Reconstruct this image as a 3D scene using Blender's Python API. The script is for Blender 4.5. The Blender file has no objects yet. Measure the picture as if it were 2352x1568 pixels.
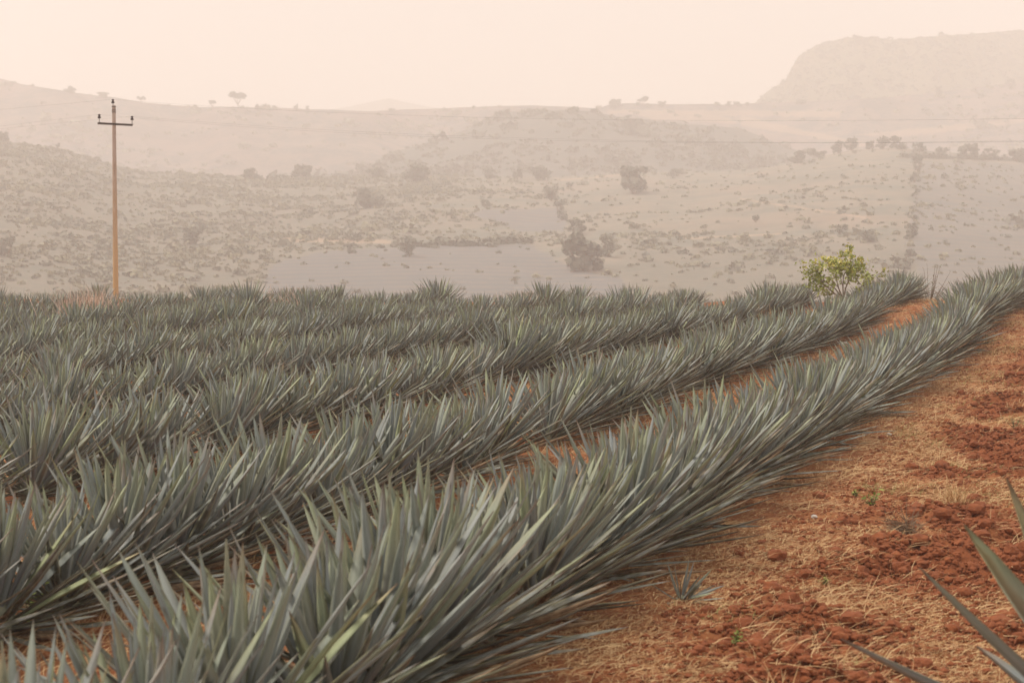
import bpy, math, random
import numpy as np
from mathutils import Vector, Matrix, Euler

random.seed(7)
rng = np.random.default_rng(7)
SC = bpy.context.scene
C = SC.collection
PI = math.pi
R = math.radians

# ------------------------------------------------------------------ camera, sky, sun, exposure
CAM_H = 2.3
FPX = 4370.0                      # focal length in pixels of a 2352 px wide picture
HORIZON = 560.0
PITCH = math.atan((784 - HORIZON) / FPX)
cd = bpy.data.cameras.new('camera')
cd.sensor_width = 36.0
cd.lens = FPX / 2352 * 36
cd.clip_start = 0.1
cd.clip_end = 20000
cd.dof.use_dof = True
cd.dof.focus_distance = 26.0
cd.dof.aperture_fstop = 4.5
cam = bpy.data.objects.new('camera', cd)
cam.location = (0, 0, CAM_H)
cam.rotation_euler = (PI / 2 - PITCH, 0, 0)
C.objects.link(cam)
SC.camera = cam

SUN_EL, SUN_AZ = 56.0, -62.0      # azimuth measured from +y (the view) towards +x
sd = bpy.data.lights.new('sun', 'SUN')
sd.energy = 3.0
sd.angle = R(13)
sd.color = (1.0, 0.92, 0.82)
sun = bpy.data.objects.new('sun', sd)
dvec = Vector((math.sin(R(SUN_AZ)) * math.cos(R(SUN_EL)), math.cos(R(SUN_AZ)) * math.cos(R(SUN_EL)), math.sin(R(SUN_EL))))
sun.rotation_euler = dvec.to_track_quat('Z', 'Y').to_euler()
C.objects.link(sun)

W = bpy.data.worlds.new('World')
SC.world = W
W.use_nodes = True
nt = W.node_tree
nt.nodes.clear()
sky = nt.nodes.new('ShaderNodeTexSky')
sky.sky_type = 'NISHITA'
sky.sun_disc = False
sky.sun_elevation = R(SUN_EL)
sky.sun_rotation = R(SUN_AZ)
sky.dust_density = 6.0
sky.air_density = 1.0
sky.ozone_density = 0.6
veil = nt.nodes.new('ShaderNodeMix')
veil.data_type = 'RGBA'
veil.inputs[0].default_value = 0.80
veil.inputs[7].default_value = (10.9, 10.0, 9.4, 1)   # milky warm overcast veil in front of the blue
bg = nt.nodes.new('ShaderNodeBackground')
bg.inputs['Strength'].default_value = 0.10
wo = nt.nodes.new('ShaderNodeOutputWorld')
nt.links.new(sky.outputs[0], veil.inputs[6])
nt.links.new(veil.outputs[2], bg.inputs['Color'])
nt.links.new(bg.outputs[0], wo.inputs[0])

SC.view_settings.view_transform = 'Standard'
SC.view_settings.look = 'None'
SC.view_settings.gamma = 1
SC.view_settings.use_curve_mapping = False
SC.view_settings.exposure = 0.18
SC.cycles.use_denoising = True
SC.cycles.volume_bounces = 2
SC.cycles.max_bounces = 6
SC.cycles.diffuse_bounces = 3
SC.cycles.transparent_max_bounces = 8
SC.cycles.volume_max_steps = 64

# ------------------------------------------------------------------ helpers
def smooth(a, b, x):
    t = np.clip((np.asarray(x, float) - a) / (b - a), 0, 1)
    return t * t * (3 - 2 * t)

def _hash(i, j, s):
    n = (i.astype(np.int64) * 374761393 + j.astype(np.int64) * 668265263 + s * 1274126177) & 0xffffffff
    n = ((n ^ (n >> 13)) * 1274126177) & 0xffffffff
    return ((n ^ (n >> 16)) & 0xffff) / 65535.0

def vnoise(x, y, s=0):
    xi = np.floor(x); yi = np.floor(y)
    fx = x - xi; fy = y - yi
    fx = fx * fx * (3 - 2 * fx); fy = fy * fy * (3 - 2 * fy)
    a = _hash(xi, yi, s); b = _hash(xi + 1, yi, s); c = _hash(xi, yi + 1, s); d = _hash(xi + 1, yi + 1, s)
    return (a + (b - a) * fx) * (1 - fy) + (c + (d - c) * fx) * fy

def fbm(x, y, octaves=4, s=0):
    x = np.asarray(x, float); y = np.asarray(y, float)
    t = 0; a = 0.5; n = 0
    for k in range(octaves):
        t = t + a * vnoise(x, y, s + k); n += a
        x, y = x * 1.9 + y * 0.6 + 11.3, y * 1.9 - x * 0.6 + 5.7
        a *= 0.5
    return t / n

def ray(px, py):
    """horizontal ratio x/y and vertical slope of the sight line through picture point (px, py) of a 2352 wide picture"""
    u = (px - 1176) / FPX; v = (784 - py) / FPX
    dy = math.cos(PITCH) + v * math.sin(PITCH); dz = -math.sin(PITCH) + v * math.cos(PITCH)
    return u / dy, dz / dy

def project(x, y, z):
    z = z - CAM_H
    d = y * math.cos(PITCH) - z * math.sin(PITCH)
    u = x / d; v = (y * math.sin(PITCH) + z * math.cos(PITCH)) / d
    return 1176 + u * FPX, 784 - v * FPX

def mesh_np(name, verts, faces, attrs=None, smooth_=False):
    """faces: int array (n,3) or (n,4)"""
    verts = np.asarray(verts, np.float32); faces = np.asarray(faces, np.int32)
    me = bpy.data.meshes.new(name)
    me.vertices.add(len(verts)); me.vertices.foreach_set('co', verts.ravel())
    n, k = faces.shape
    me.loops.add(n * k); me.loops.foreach_set('vertex_index', faces.ravel())
    me.polygons.add(n); me.polygons.foreach_set('loop_start', np.arange(n, dtype=np.int32) * k)
    me.polygons.foreach_set('loop_total', np.full(n, k, np.int32))
    me.update(calc_edges=True)
    me.polygons.foreach_set('use_smooth', np.full(n, smooth_))
    for an, av in (attrs or {}).items():
        at = me.attributes.new(an, 'FLOAT', 'POINT')
        at.data.foreach_set('value', np.asarray(av, np.float32).ravel())
    return me

def link(name, me, mat=None, parent=None):
    o = bpy.data.objects.new(name, me)
    if mat is not None and me is not None and len(me.materials) == 0:
        me.materials.append(mat)
    C.objects.link(o)
    o.parent = parent
    return o

def tag(o, label=None, cat=None, group=None, kind=None):
    if label: o['label'] = label
    if cat: o['category'] = cat
    if group: o['group'] = group
    if kind: o['kind'] = kind
    return o

def empty(name, loc, rot=(0, 0, 0), sc=1.0):
    o = bpy.data.objects.new(name, None)
    o.empty_display_size = 0.2
    o.location = loc; o.rotation_euler = rot; o.scale = (sc, sc, sc)
    C.objects.link(o)
    return o

def tubes(paths, sides=6):
    """paths: list of (points, radii) -> verts, quads"""
    V = []; F = []
    for pts, rad in paths:
        pts = [Vector(p) for p in pts]
        base = len(V)
        for i, p in enumerate(pts):
            d = (pts[min(i + 1, len(pts) - 1)] - pts[max(i - 1, 0)]).normalized()
            a = d.orthogonal().normalized() if abs(d.z) > 0.99 else d.cross(Vector((0, 0, 1))).normalized()
            b = d.cross(a)
            for k in range(sides):
                t = 2 * PI * k / sides
                V.append(tuple(p + (a * math.cos(t) + b * math.sin(t)) * rad[i]))
        for i in range(len(pts) - 1):
            for k in range(sides):
                k2 = (k + 1) % sides
                F.append((base + i * sides + k, base + i * sides + k2, base + (i + 1) * sides + k2, base + (i + 1) * sides + k))
        # end caps (fans closed on a degenerate quad-free centre)
        for e, i in ((0, 0), (1, len(pts) - 1)):
            c = len(V); V.append(tuple(pts[i]))
            for k in range(0, sides, 2):
                q = [base + i * sides + k, base + i * sides + (k + 1) % sides, base + i * sides + (k + 2) % sides, c]
                F.append(tuple(q if e else q[::-1]))
    return np.array(V), np.array(F)

# ------------------------------------------------------------------ materials
def newmat(name):
    m = bpy.data.materials.new(name); m.use_nodes = True
    return m, m.node_tree, m.node_tree.nodes['Principled BSDF']

def N(t, kind, **kw):
    n = t.nodes.new(kind)
    for k, v in kw.items():
        if isinstance(k, str) and hasattr(n, k): setattr(n, k, v)
    return n

def mixc(t, fac, a, b):
    n = t.nodes.new('ShaderNodeMix'); n.data_type = 'RGBA'
    for s, v in ((0, fac), (6, a), (7, b)):
        if hasattr(v, 'is_output'): t.links.new(v, n.inputs[s])
        elif s == 0: n.inputs[0].default_value = v
        else: n.inputs[s].default_value = (*v, 1)
    return n.outputs[2]

def ramp(t, src, stops):
    n = t.nodes.new('ShaderNodeMapRange'); n.clamp = True
    n.inputs['From Min'].default_value, n.inputs['From Max'].default_value = stops
    t.links.new(src, n.inputs['Value'])
    return n.outputs[0]

def noise(t, scale, detail=4, rough=0.6, vec=None, coord='Object'):
    n = t.nodes.new('ShaderNodeTexNoise')
    n.inputs['Scale'].default_value = scale; n.inputs['Detail'].default_value = detail; n.inputs['Roughness'].default_value = rough
    if vec is None:
        tc = t.nodes.new('ShaderNodeTexCoord'); vec = tc.outputs[coord]
    t.links.new(vec, n.inputs['Vector'])
    return n.outputs['Fac']

def attr(t, name):
    n = t.nodes.new('ShaderNodeAttribute'); n.attribute_name = name
    return n.outputs['Fac']

def math_(t, op, a, b=None, c=None):
    n = t.nodes.new('ShaderNodeMath'); n.operation = op
    for i, v in enumerate((a, b, c)):
        if v is None: continue
        if hasattr(v, 'is_output'): t.links.new(v, n.inputs[i])
        else: n.inputs[i].default_value = v
    return n.outputs[0]

def bump(t, bsdf, src, strength=0.5, dist=0.02):
    b = t.nodes.new('ShaderNodeBump'); b.inputs['Strength'].default_value = strength; b.inputs['Distance'].default_value = dist
    t.links.new(src, b.inputs['Height']); t.links.new(b.outputs[0], bsdf.inputs['Normal'])

def agave_material():
    m, t, b = newmat('agave_leaf')
    oi = t.nodes.new('ShaderNodeObjectInfo')
    rnd = math_(t, 'FRACT', math_(t, 'ADD', attr(t, 'vary'), oi.outputs['Random']))
    rnd2 = math_(t, 'FRACT', math_(t, 'MULTIPLY', rnd, 7.31))
    edge = attr(t, 'edge'); along = attr(t, 'along'); age = attr(t, 'age')
    # the leaf colour: grey-green bloom, some greener, some mauve-grey
    col = mixc(t, rnd, (0.232, 0.258, 0.256), (0.300, 0.318, 0.300))
    col = mixc(t, ramp(t, rnd2, (0.75, 0.80)), col, (0.26, 0.250, 0.25))
    yel = ramp(t, rnd2, (0.0, 0.07))
    yel = math_(t, 'SUBTRACT', 1.0, yel)
    yel = math_(t, 'MULTIPLY', yel, math_(t, 'SUBTRACT', 1.0, age))
    col = mixc(t, math_(t, 'MULTIPLY', yel, 0.65), col, (0.42, 0.48, 0.18))
    # blotches and lengthwise streaks of worn bloom
    tc = t.nodes.new('ShaderNodeTexCoord')
    mp = t.nodes.new('ShaderNodeMapping'); mp.inputs['Scale'].default_value = (60, 3.0, 60)
    t.links.new(tc.outputs['Object'], mp.inputs['Vector'])
    st = noise(t, 1.0, 3, 0.6, mp.outputs[0])
    col = mixc(t, math_(t, 'MULTIPLY', ramp(t, st, (0.45, 0.7)), 0.45), col, (0.17, 0.195, 0.175))
    col = mixc(t, math_(t, 'MULTIPLY', ramp(t, st, (0.50, 0.30)), 0.20), col, (0.35, 0.36, 0.33))
    # old leaves: olive brown, also darkened to paint shade at row bases; straw margins
    bl = noise(t, 9.0, 3)
    old = math_(t, 'MULTIPLY', age, ramp(t, bl, (0.25, 0.6)))
    col = mixc(t, math_(t, 'MULTIPLY', old, 0.85), col, (0.112, 0.104, 0.070))
    grn = math_(t, 'MULTIPLY', ramp(t, along, (0.35, 0.95)), math_(t, 'MULTIPLY', ramp(t, rnd2, (0.35, 0.95)), math_(t, 'SUBTRACT', 1.0, age)))
    col = mixc(t, math_(t, 'MULTIPLY', grn, 0.68), col, (0.35, 0.41, 0.19))
    em = math_(t, 'POWER', edge, 6.0)
    em = math_(t, 'MULTIPLY', em, math_(t, 'ADD', 0.45, math_(t, 'MULTIPLY', age, 0.5)))
    col = mixc(t, em, col, (0.40, 0.37, 0.19))
    spot = math_(t, 'MULTIPLY', ramp(t, noise(t, 24.0, 5, 0.7), (0.66, 0.74)), ramp(t, rnd, (0.2, 0.8)))
    col = mixc(t, math_(t, 'MULTIPLY', spot, 0.6), col, (0.20, 0.12, 0.07))
    dryt = math_(t, 'MULTIPLY', ramp(t, along, (0.72, 0.98)), ramp(t, rnd2, (0.30, 0.10)))
    col = mixc(t, math_(t, 'MULTIPLY', dryt, 0.7), col, (0.30, 0.20, 0.12))
    tip = ramp(t, along, (0.93, 1.0))
    col = mixc(t, math_(t, 'MULTIPLY', tip, 0.7), col, (0.12, 0.055, 0.035))
    t.links.new(col, b.inputs['Base Color'])
    b.inputs['Roughness'].default_value = 0.62
    b.inputs['Specular IOR Level'].default_value = 0.22
    bump(t, b, st, 0.35, 0.004)
    return m
M_AGAVE = agave_material()

def simple(name, c1, c2, scale=5, rough=0.85, bstr=0.3, bdist=0.01, coord='Object', detail=4, objrnd=None):
    m, t, b = newmat(name)
    n = noise(t, scale, detail, 0.6, None, coord)
    col = mixc(t, ramp(t, n, (0.3, 0.7)), c1, c2)
    if objrnd:
        oi = t.nodes.new('ShaderNodeObjectInfo')
        col = mixc(t, math_(t, 'MULTIPLY', math_(t, 'FRACT', math_(t, 'ADD', attr(t, 'vary'), oi.outputs['Random'])), 1.0), col, objrnd)
    t.links.new(col, b.inputs['Base Color'])
    b.inputs['Roughness'].default_value = rough
    b.inputs['Specular IOR Level'].default_value = 0.25
    if bstr: bump(t, b, n, bstr, bdist)
    return m

M_HEART = simple('agave_heart', (0.16, 0.17, 0.12), (0.30, 0.29, 0.20), 14)
M_DEAD = simple('agave_dead_leaf', (0.16, 0.10, 0.06), (0.42, 0.30, 0.18), 12)
M_STRAW = simple('straw', (0.50, 0.295, 0.13), (0.28, 0.135, 0.055), 3, 0.8, 0, objrnd=(0.62, 0.44, 0.23))
M_GREENGRASS = simple('green_grass', (0.20, 0.24, 0.07), (0.32, 0.30, 0.12), 3, 0.8, 0, objrnd=(0.26, 0.28, 0.09))
M_CLOD = simple('soil_clod', (0.12, 0.035, 0.014), (0.31, 0.100, 0.036), 14, 0.95, 0.8, 0.02, objrnd=(0.21, 0.066, 0.026), detail=6)
M_WEED = simple('weed_leaf', (0.20, 0.27, 0.05), (0.34, 0.38, 0.08), 8, 0.7, 0, objrnd=(0.16, 0.22, 0.05))
M_SHRUBLEAF = simple('shrub_leaf', (0.16, 0.20, 0.05), (0.28, 0.32, 0.07), 3.0, 0.6, 0, objrnd=(0.42, 0.45, 0.10))
M_BLOSSOM = simple('shrub_blossom', (0.55, 0.50, 0.10), (0.66, 0.60, 0.16), 8, 0.7, 0)
M_OLIVELEAF = simple('olive_leaf', (0.12, 0.13, 0.05), (0.22, 0.20, 0.08), 6, 0.7, 0)
M_BARK = simple('bark', (0.13, 0.09, 0.06), (0.24, 0.17, 0.11), 20, 0.9, 0.6)
M_PINKGRASS = simple('seed_grass', (0.56, 0.42, 0.33), (0.68, 0.54, 0.44), 6, 0.8, 0)
M_STONE = simple('pale_stone', (0.42, 0.38, 0.33), (0.58, 0.54, 0.48), 9, 0.9, 0.5)
M_IRON = simple('dark_steel', (0.09, 0.085, 0.08), (0.16, 0.14, 0.12), 12, 0.55, 0.2)
M_PORCELAIN = simple('brown_porcelain', (0.035, 0.018, 0.022), (0.05, 0.025, 0.03), 12, 0.25, 0)
M_WIRE = simple('aluminium_wire', (0.34, 0.32, 0.31), (0.38, 0.36, 0.35), 3, 0.6, 0)

def pole_material():
    m, t, b = newmat('pole_concrete')
    tc = t.nodes.new('ShaderNodeTexCoord')
    sx = t.nodes.new('ShaderNodeSeparateXYZ'); t.links.new(tc.outputs['Object'], sx.inputs[0])
    n = noise(t, 4.0, 5)
    h = math_(t, 'ADD', sx.outputs['Z'], math_(t, 'MULTIPLY', n, 1.6))
    dust = ramp(t, h, (5.6, 1.2))               # red dust splashed up from the field
    col = mixc(t, ramp(t, n, (0.3, 0.7)), (0.38, 0.29, 0.24), (0.48, 0.38, 0.31))
    col = mixc(t, dust, col, (0.56, 0.38, 0.18))
    mp = t.nodes.new('ShaderNodeMapping'); mp.inputs['Scale'].default_value = (14, 14, 0.8)
    t.links.new(tc.outputs['Object'], mp.inputs['Vector'])
    s = noise(t, 1.0, 4, 0.6, mp.outputs[0])
    col = mixc(t, math_(t, 'MULTIPLY', ramp(t, s, (0.55, 0.75)), 0.5), col, (0.20, 0.13, 0.08))
    t.links.new(col, b.inputs['Base Color']); b.inputs['Roughness'].default_value = 0.9
    bump(t, b, n, 0.3, 0.01)
    return m
M_POLE = pole_material()

def ground_material():
    m, t, b = newmat('red_soil')
    big = noise(t, 0.7, 5); mid = noise(t, 4.0, 6, 0.65); fine = noise(t, 30.0, 6, 0.75)
    col = mixc(t, ramp(t, mid, (0.3, 0.7)), (0.16, 0.046, 0.018), (0.29, 0.095, 0.036))
    col = mixc(t, ramp(t, big, (0.35, 0.75)), col, (0.27, 0.085, 0.034))
    lit = math_(t, 'MULTIPLY', attr(t, 'litter'), ramp(t, math_(t, 'ADD', math_(t, 'MULTIPLY', mid, 0.55), math_(t, 'MULTIPLY', fine, 0.45)), (0.40, 0.58)))
    col = mixc(t, math_(t, 'MULTIPLY', lit, 0.5), col, (0.44, 0.215, 0.085))
    col = mixc(t, math_(t, 'MULTIPLY', ramp(t, fine, (0.60, 0.72)), 0.35), col, (0.55, 0.38, 0.22))
    t.links.new(col, b.inputs['Base Color'])
    col = mixc(t, math_(t, 'MULTIPLY', ramp(t, noise(t, 11.0, 5, 0.7), (0.56, 0.66)), 0.6), col, (0.12, 0.038, 0.018))
    b.inputs['Roughness'].default_value = 0.95
    b.inputs['Specular IOR Level'].default_value = 0.15
    t.links.new(col, b.inputs['Base Color'])
    bump(t, b, math_(t, 'ADD', mid, math_(t, 'MULTIPLY', fine, 0.6)), 0.9, 0.05)
    return m
M_GROUND = ground_material()

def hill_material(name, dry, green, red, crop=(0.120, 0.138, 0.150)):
    m, t, b = newmat(name)
    tc = t.nodes.new('ShaderNodeTexCoord')
    big = noise(t, 0.012, 4, 0.55, tc.outputs['Object']); mid = noise(t, 0.06, 5, 0.65, tc.outputs['Object']); fine = noise(t, 0.30, 8, 0.78, tc.outputs['Object'])
    s = math_(t, 'ADD', math_(t, 'MULTIPLY', mid, 0.6), math_(t, 'MULTIPLY', fine, 0.4))
    col = mixc(t, ramp(t, s, (0.45, 0.57)), dry, green)
    col = mixc(t, math_(t, 'MULTIPLY', ramp(t, big, (0.52, 0.68)), 0.5), col, red)
    col = mixc(t, math_(t, 'MULTIPLY', ramp(t, fine, (0.55, 0.70)), 0.4), col, tuple(c * 0.55 for c in green))
    sc = attr(t, 'scrub')
    col = mixc(t, math_(t, 'MULTIPLY', sc, 0.75), col, mixc(t, ramp(t, fine, (0.38, 0.62)), tuple(c * 0.85 for c in green), tuple(c * 0.85 for c in dry)))
    # planted fields far off: thin rows
    sx = t.nodes.new('ShaderNodeSeparateXYZ'); t.links.new(tc.outputs['Object'], sx.inputs[0])
    row = math_(t, 'SINE', math_(t, 'ADD', math_(t, 'MULTIPLY', sx.outputs['Y'], 2 * PI / 6.5), math_(t, 'MULTIPLY', mid, 4.0)))
    cropc = mixc(t, ramp(t, row, (-0.5, 0.6)), crop, (0.20, 0.175, 0.15))
    cropc = mixc(t, ramp(t, fine, (0.4, 0.65)), cropc, crop)
    col = mixc(t, attr(t, 'crop'), col, cropc)
    col = mixc(t, attr(t, 'bare'), col, (0.52, 0.36, 0.24))
    t.links.new(col, b.inputs['Base Color'])
    b.inputs['Roughness'].default_value = 0.95
    b.inputs['Specular IOR Level'].default_value = 0.1
    return m
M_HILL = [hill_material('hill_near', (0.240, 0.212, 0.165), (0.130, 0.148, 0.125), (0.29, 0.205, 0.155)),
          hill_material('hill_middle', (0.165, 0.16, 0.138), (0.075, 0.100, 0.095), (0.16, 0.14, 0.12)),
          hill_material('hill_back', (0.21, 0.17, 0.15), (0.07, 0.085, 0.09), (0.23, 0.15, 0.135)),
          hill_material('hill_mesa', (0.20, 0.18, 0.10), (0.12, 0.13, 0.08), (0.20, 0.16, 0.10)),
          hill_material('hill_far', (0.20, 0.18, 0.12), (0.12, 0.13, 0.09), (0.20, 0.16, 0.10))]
M_TREE = simple('far_tree_leaf', (0.125, 0.142, 0.120), (0.18, 0.19, 0.15), 0.6, 0.9, 0, objrnd=(0.17, 0.18, 0.13))
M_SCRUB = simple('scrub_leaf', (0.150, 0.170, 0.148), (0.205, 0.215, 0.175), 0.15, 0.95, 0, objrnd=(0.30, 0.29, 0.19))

# ------------------------------------------------------------------ the field terrain
CO = [0.0742, -0.0796, -0.3037, 0.2615, -0.4377, 0.5266, -0.0656, -0.1933, 0.3664, 0.1691]
ANG = 18.0
CS, SN = math.cos(R(ANG)), math.sin(R(ANG))
def crest(x):
    return 51.5 - 4.5 * smooth(7, 11, x)
def gz(x, y):
    """the gently rising field, falling away beyond its crest"""
    x = np.asarray(x, float); y = np.asarray(y, float)
    xc = np.clip(x, -17, 17) / 15; yc = np.clip(y, 3, 64) / 40
    B = [1, xc, yc, xc * yc, xc * xc, yc * yc, yc ** 3, xc * yc * yc, xc * xc * yc, xc ** 3]
    z = sum(c * b for c, b in zip(CO, B))
    d = np.clip(y - crest(x), 0, None)
    fall = np.where(d < 20, 0.0022 * d * d, 0.0022 * 400 + 0.088 * (d - 20))
    z = z - fall - 0.018 * smooth(7, 11, x) * np.clip(d, 0, 6) ** 2 + 0.50 * smooth(6, 10.5, x) * smooth(26, 42, y)
    return np.maximum(z, -12.5 + 0 * z)
def perp(x, y):
    """distance to the right of the line the rows follow (they bend slightly right with distance)"""
    return x * CS - y * SN - 0.0012 * np.clip(x * SN + y * CS - 20, 0, None) ** 2
def rough(x, y):
    """tilled lumps to the right of the first row, low ridges elsewhere"""
    p = perp(x, y)
    lane = smooth(-2.6, -1.7, p)
    a = 0.02 + 0.20 * lane * smooth(0.42, 0.58, fbm(x * 1.3, y * 1.0, 2, 40))
    return a * (fbm(x * 3.2, y * 3.2, 4, 3) - 0.5) * 2 + 0.05 * lane * (fbm(x * 0.9, y * 0.9, 3, 9) - 0.5)
def gzr(x, y):
    return gz(x, y) + rough(x, y)

def build_ground():
    s = []
    v = 1.0
    while v < 460:
        s.append(v)
        v *= (1.0048 if 10 < v < 34 else 1.0085) if 9 < v < 75 else 1.03
    s = np.array(s)
    r = np.concatenate([np.linspace(-1.6, -0.33, 24)[:-1], np.linspace(-0.33, 0.36, 330), np.linspace(0.36, 1.6, 24)[1:]])
    S, Rr = np.meshgrid(s, r, indexing='ij')
    Y = S - 6.0; X = Rr * S
    Z = gzr(X, Y)
    n, m = S.shape
    V = np.stack([X, Y, Z], -1).reshape(-1, 3)
    idx = np.arange(n * m).reshape(n, m)
    F = np.stack([idx[:-1, :-1], idx[:-1, 1:], idx[1:, 1:], idx[1:, :-1]], -1).reshape(-1, 4)
    p = perp(X, Y)
    lit = smooth(-3.6, -3.0, p) * (1 - smooth(-2.5, -1.7, p) * smooth(0.42, 0.58, fbm(X * 1.3, Y * 1.0, 2, 40)) * 0.95)
    lit = np.maximum(lit, 0.75 * (p < -2.4))
    g = link('ground', mesh_np('ground', V, F, {'litter': lit.ravel()}, True), M_GROUND)
    tag(g, 'red soil of the field strewn with dry straw', kind='structure')
build_ground()

# ------------------------------------------------------------------ hills (sheets of terrain, nearer ones in front)
RIDGE = {
 0: [(-300, 300), (0, 325), (50, 330), (130, 340), (200, 360), (280, 385), (330, 395), (420, 398), (500, 402), (570, 409), (640, 414), (700, 408), (850, 406), (950, 402), (1100, 406),
     (1250, 408), (1300, 406), (1500, 396), (1700, 391), (1800, 380), (1870, 362), (1950, 346), (2050, 341), (2150, 350), (2352, 366), (2700, 380)],
 1: [(300, 480), (640, 415), (760, 405), (830, 392), (870, 372), (900, 350), (950, 338), (1000, 322), (1050, 308), (1090, 292), (1120, 272), (1160, 259), (1200, 257), (1300, 255), (1350, 258), (1400, 268), (1500, 280), (1600, 288),
     (1700, 298), (1750, 318), (1800, 340), (1900, 366), (2100, 400), (2352, 450)],
 2: [(-300, 150), (0, 182), (60, 197), (150, 210), (200, 218), (260, 224), (330, 237), (400, 245), (450, 247), (620, 250), (700, 252), (850, 258), (930, 254), (1000, 252), (1150, 246), (1220, 243), (1300, 247), (1370, 252), (1400, 243),
     (1450, 240), (1550, 243), (1680, 242), (1760, 238), (1900, 233), (2000, 228), (2100, 220), (2200, 208), (2352, 192), (2700, 170)],
 3: [(1500, 330), (1690, 262), (1735, 236), (1760, 212), (1800, 188), (1812, 165), (1830, 132), (1870, 107), (1940, 91), (2000, 89), (2040, 96), (2100, 90), (2150, 87), (2250, 80), (2352, 74), (2750, 60)],
 4: [(500, 280), (700, 262), (800, 248), (860, 235), (895, 228), (940, 238), (1000, 250), (1300, 270)],
}
NEARD = {0: 330, 1: 760, 2: 1060, 3: 1340, 4: 2300}
FARD = {0: 760, 1: 1000, 2: 1290, 3: 1580, 4: 2400}
JIT = {0: 3.0, 1: 5.0, 2: 4.0, 3: 3.0, 4: 1.0}
def ridge_slope(k, r):
    px = 1176 + np.asarray(r) * FPX
    a = np.array(RIDGE[k], float)
    py = np.interp(px, a[:, 0], a[:, 1])
    py = py - JIT[k] * (fbm(px / 60.0, px * 0 + k, 4, 80 + k) - 0.5)
    return (HORIZON - py) / FPX
def ridge_dist(k, r):
    return FARD[k] + 60 * (fbm(np.asarray(r) * 22, np.asarray(r) * 0 + 3.3 * k, 2, 90 + k) - 0.5) * (1 + 0.3 * k)
def hill_z(k, x, y):
    x = np.asarray(x, float); y = np.asarray(y, float)
    r = x / y
    D = ridge_dist(k, r)
    zr = CAM_H + ridge_slope(k, r) * D
    z0 = {0: -9.5, 1: 4.0, 2: 8.0, 3: 12.0, 4: 10.0}[k]
    t = (y - NEARD[k]) / (D - NEARD[k])
    prof = {0: 0.92, 1: 0.85, 2: 0.9, 3: 0.6, 4: 1.0}[k]
    up = z0 + (zr - z0) * np.clip(t, 0, 1) ** prof
    rel = (fbm(x / 70, y / 70, 4, 20 + k) - 0.5) * 9 * (1 + 0.35 * k) * np.clip(1 - np.abs(2 * t - 1), 0, 1) 
    dn = zr - np.clip(y - D, 0, None) * 0.35
    return np.where(t <= 1, up + rel, dn)
def on_hill(k, px, py):
    r, dz = ray(px, py)
    ys = np.linspace(NEARD[k], FARD[k] + 40, 500)
    zs = hill_z(k, r * ys, ys)
    d = zs - (CAM_H + dz * ys)
    i = np.where(d > 0)[0]
    if len(i) == 0:
        y = float(ridge_dist(k, r)) - 2
    else:
        y = float(ys[i[0]])
    return r * y, y, float(hill_z(k, r * y, y))
def inpoly(px, py, poly):
    inside = np.zeros(px.shape, bool)
    n = len(poly)
    for i in range(n):
        x1, y1 = poly[i]; x2, y2 = poly[(i + 1) % n]
        cond = ((y1 > py) != (y2 > py))
        with np.errstate(divide='ignore', invalid='ignore'):
            xin = (x2 - x1) * (py - y1) / (y2 - y1 + 1e-9) + x1
        inside ^= cond & (px < xin)
    return inside
FIELDS = {0: [[(600, 700), (615, 620), (650, 598), (760, 575), (1000, 565), (1215, 561), (1265, 590), (1340, 625), (1430, 640), (1440, 700)],
              [(1085, 492), (1110, 482), (1285, 478), (1300, 500), (1300, 532), (1200, 532)],
              [(2115, 372), (2352, 378), (2600, 380), (2600, 700), (2150, 700), (2080, 560)]],
          1: [], 2: [], 3: [], 4: []}
BARE = {0: [[(1265, 411), (1340, 409), (1420, 401), (1440, 398), (1440, 402), (1400, 407), (1290, 416)], [(640, 545), (900, 552), (900, 560), (640, 556)], [(1560, 545), (1700, 540), (1800, 536), (1800, 539), (1700, 544), (1560, 550)],
            [(1700, 455), (2000, 500), (2000, 503), (1700, 459)]],
        1: [], 2: [[(1700, 265), (1850, 300), (1990, 330), (1980, 338), (1840, 310), (1700, 290)], [(1430, 255), (1650, 262), (1700, 285), (1500, 275)], [(1960, 310), (2350, 270), (2352, 282), (2050, 316)], [(1930, 270), (1400, 262), (1400, 252), (1930, 256)]], 3: [], 4: []}
HN = ['scrubby hillside', 'wooded knoll', 'back ridge', 'flat-topped mesa', 'distant hill']
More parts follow.
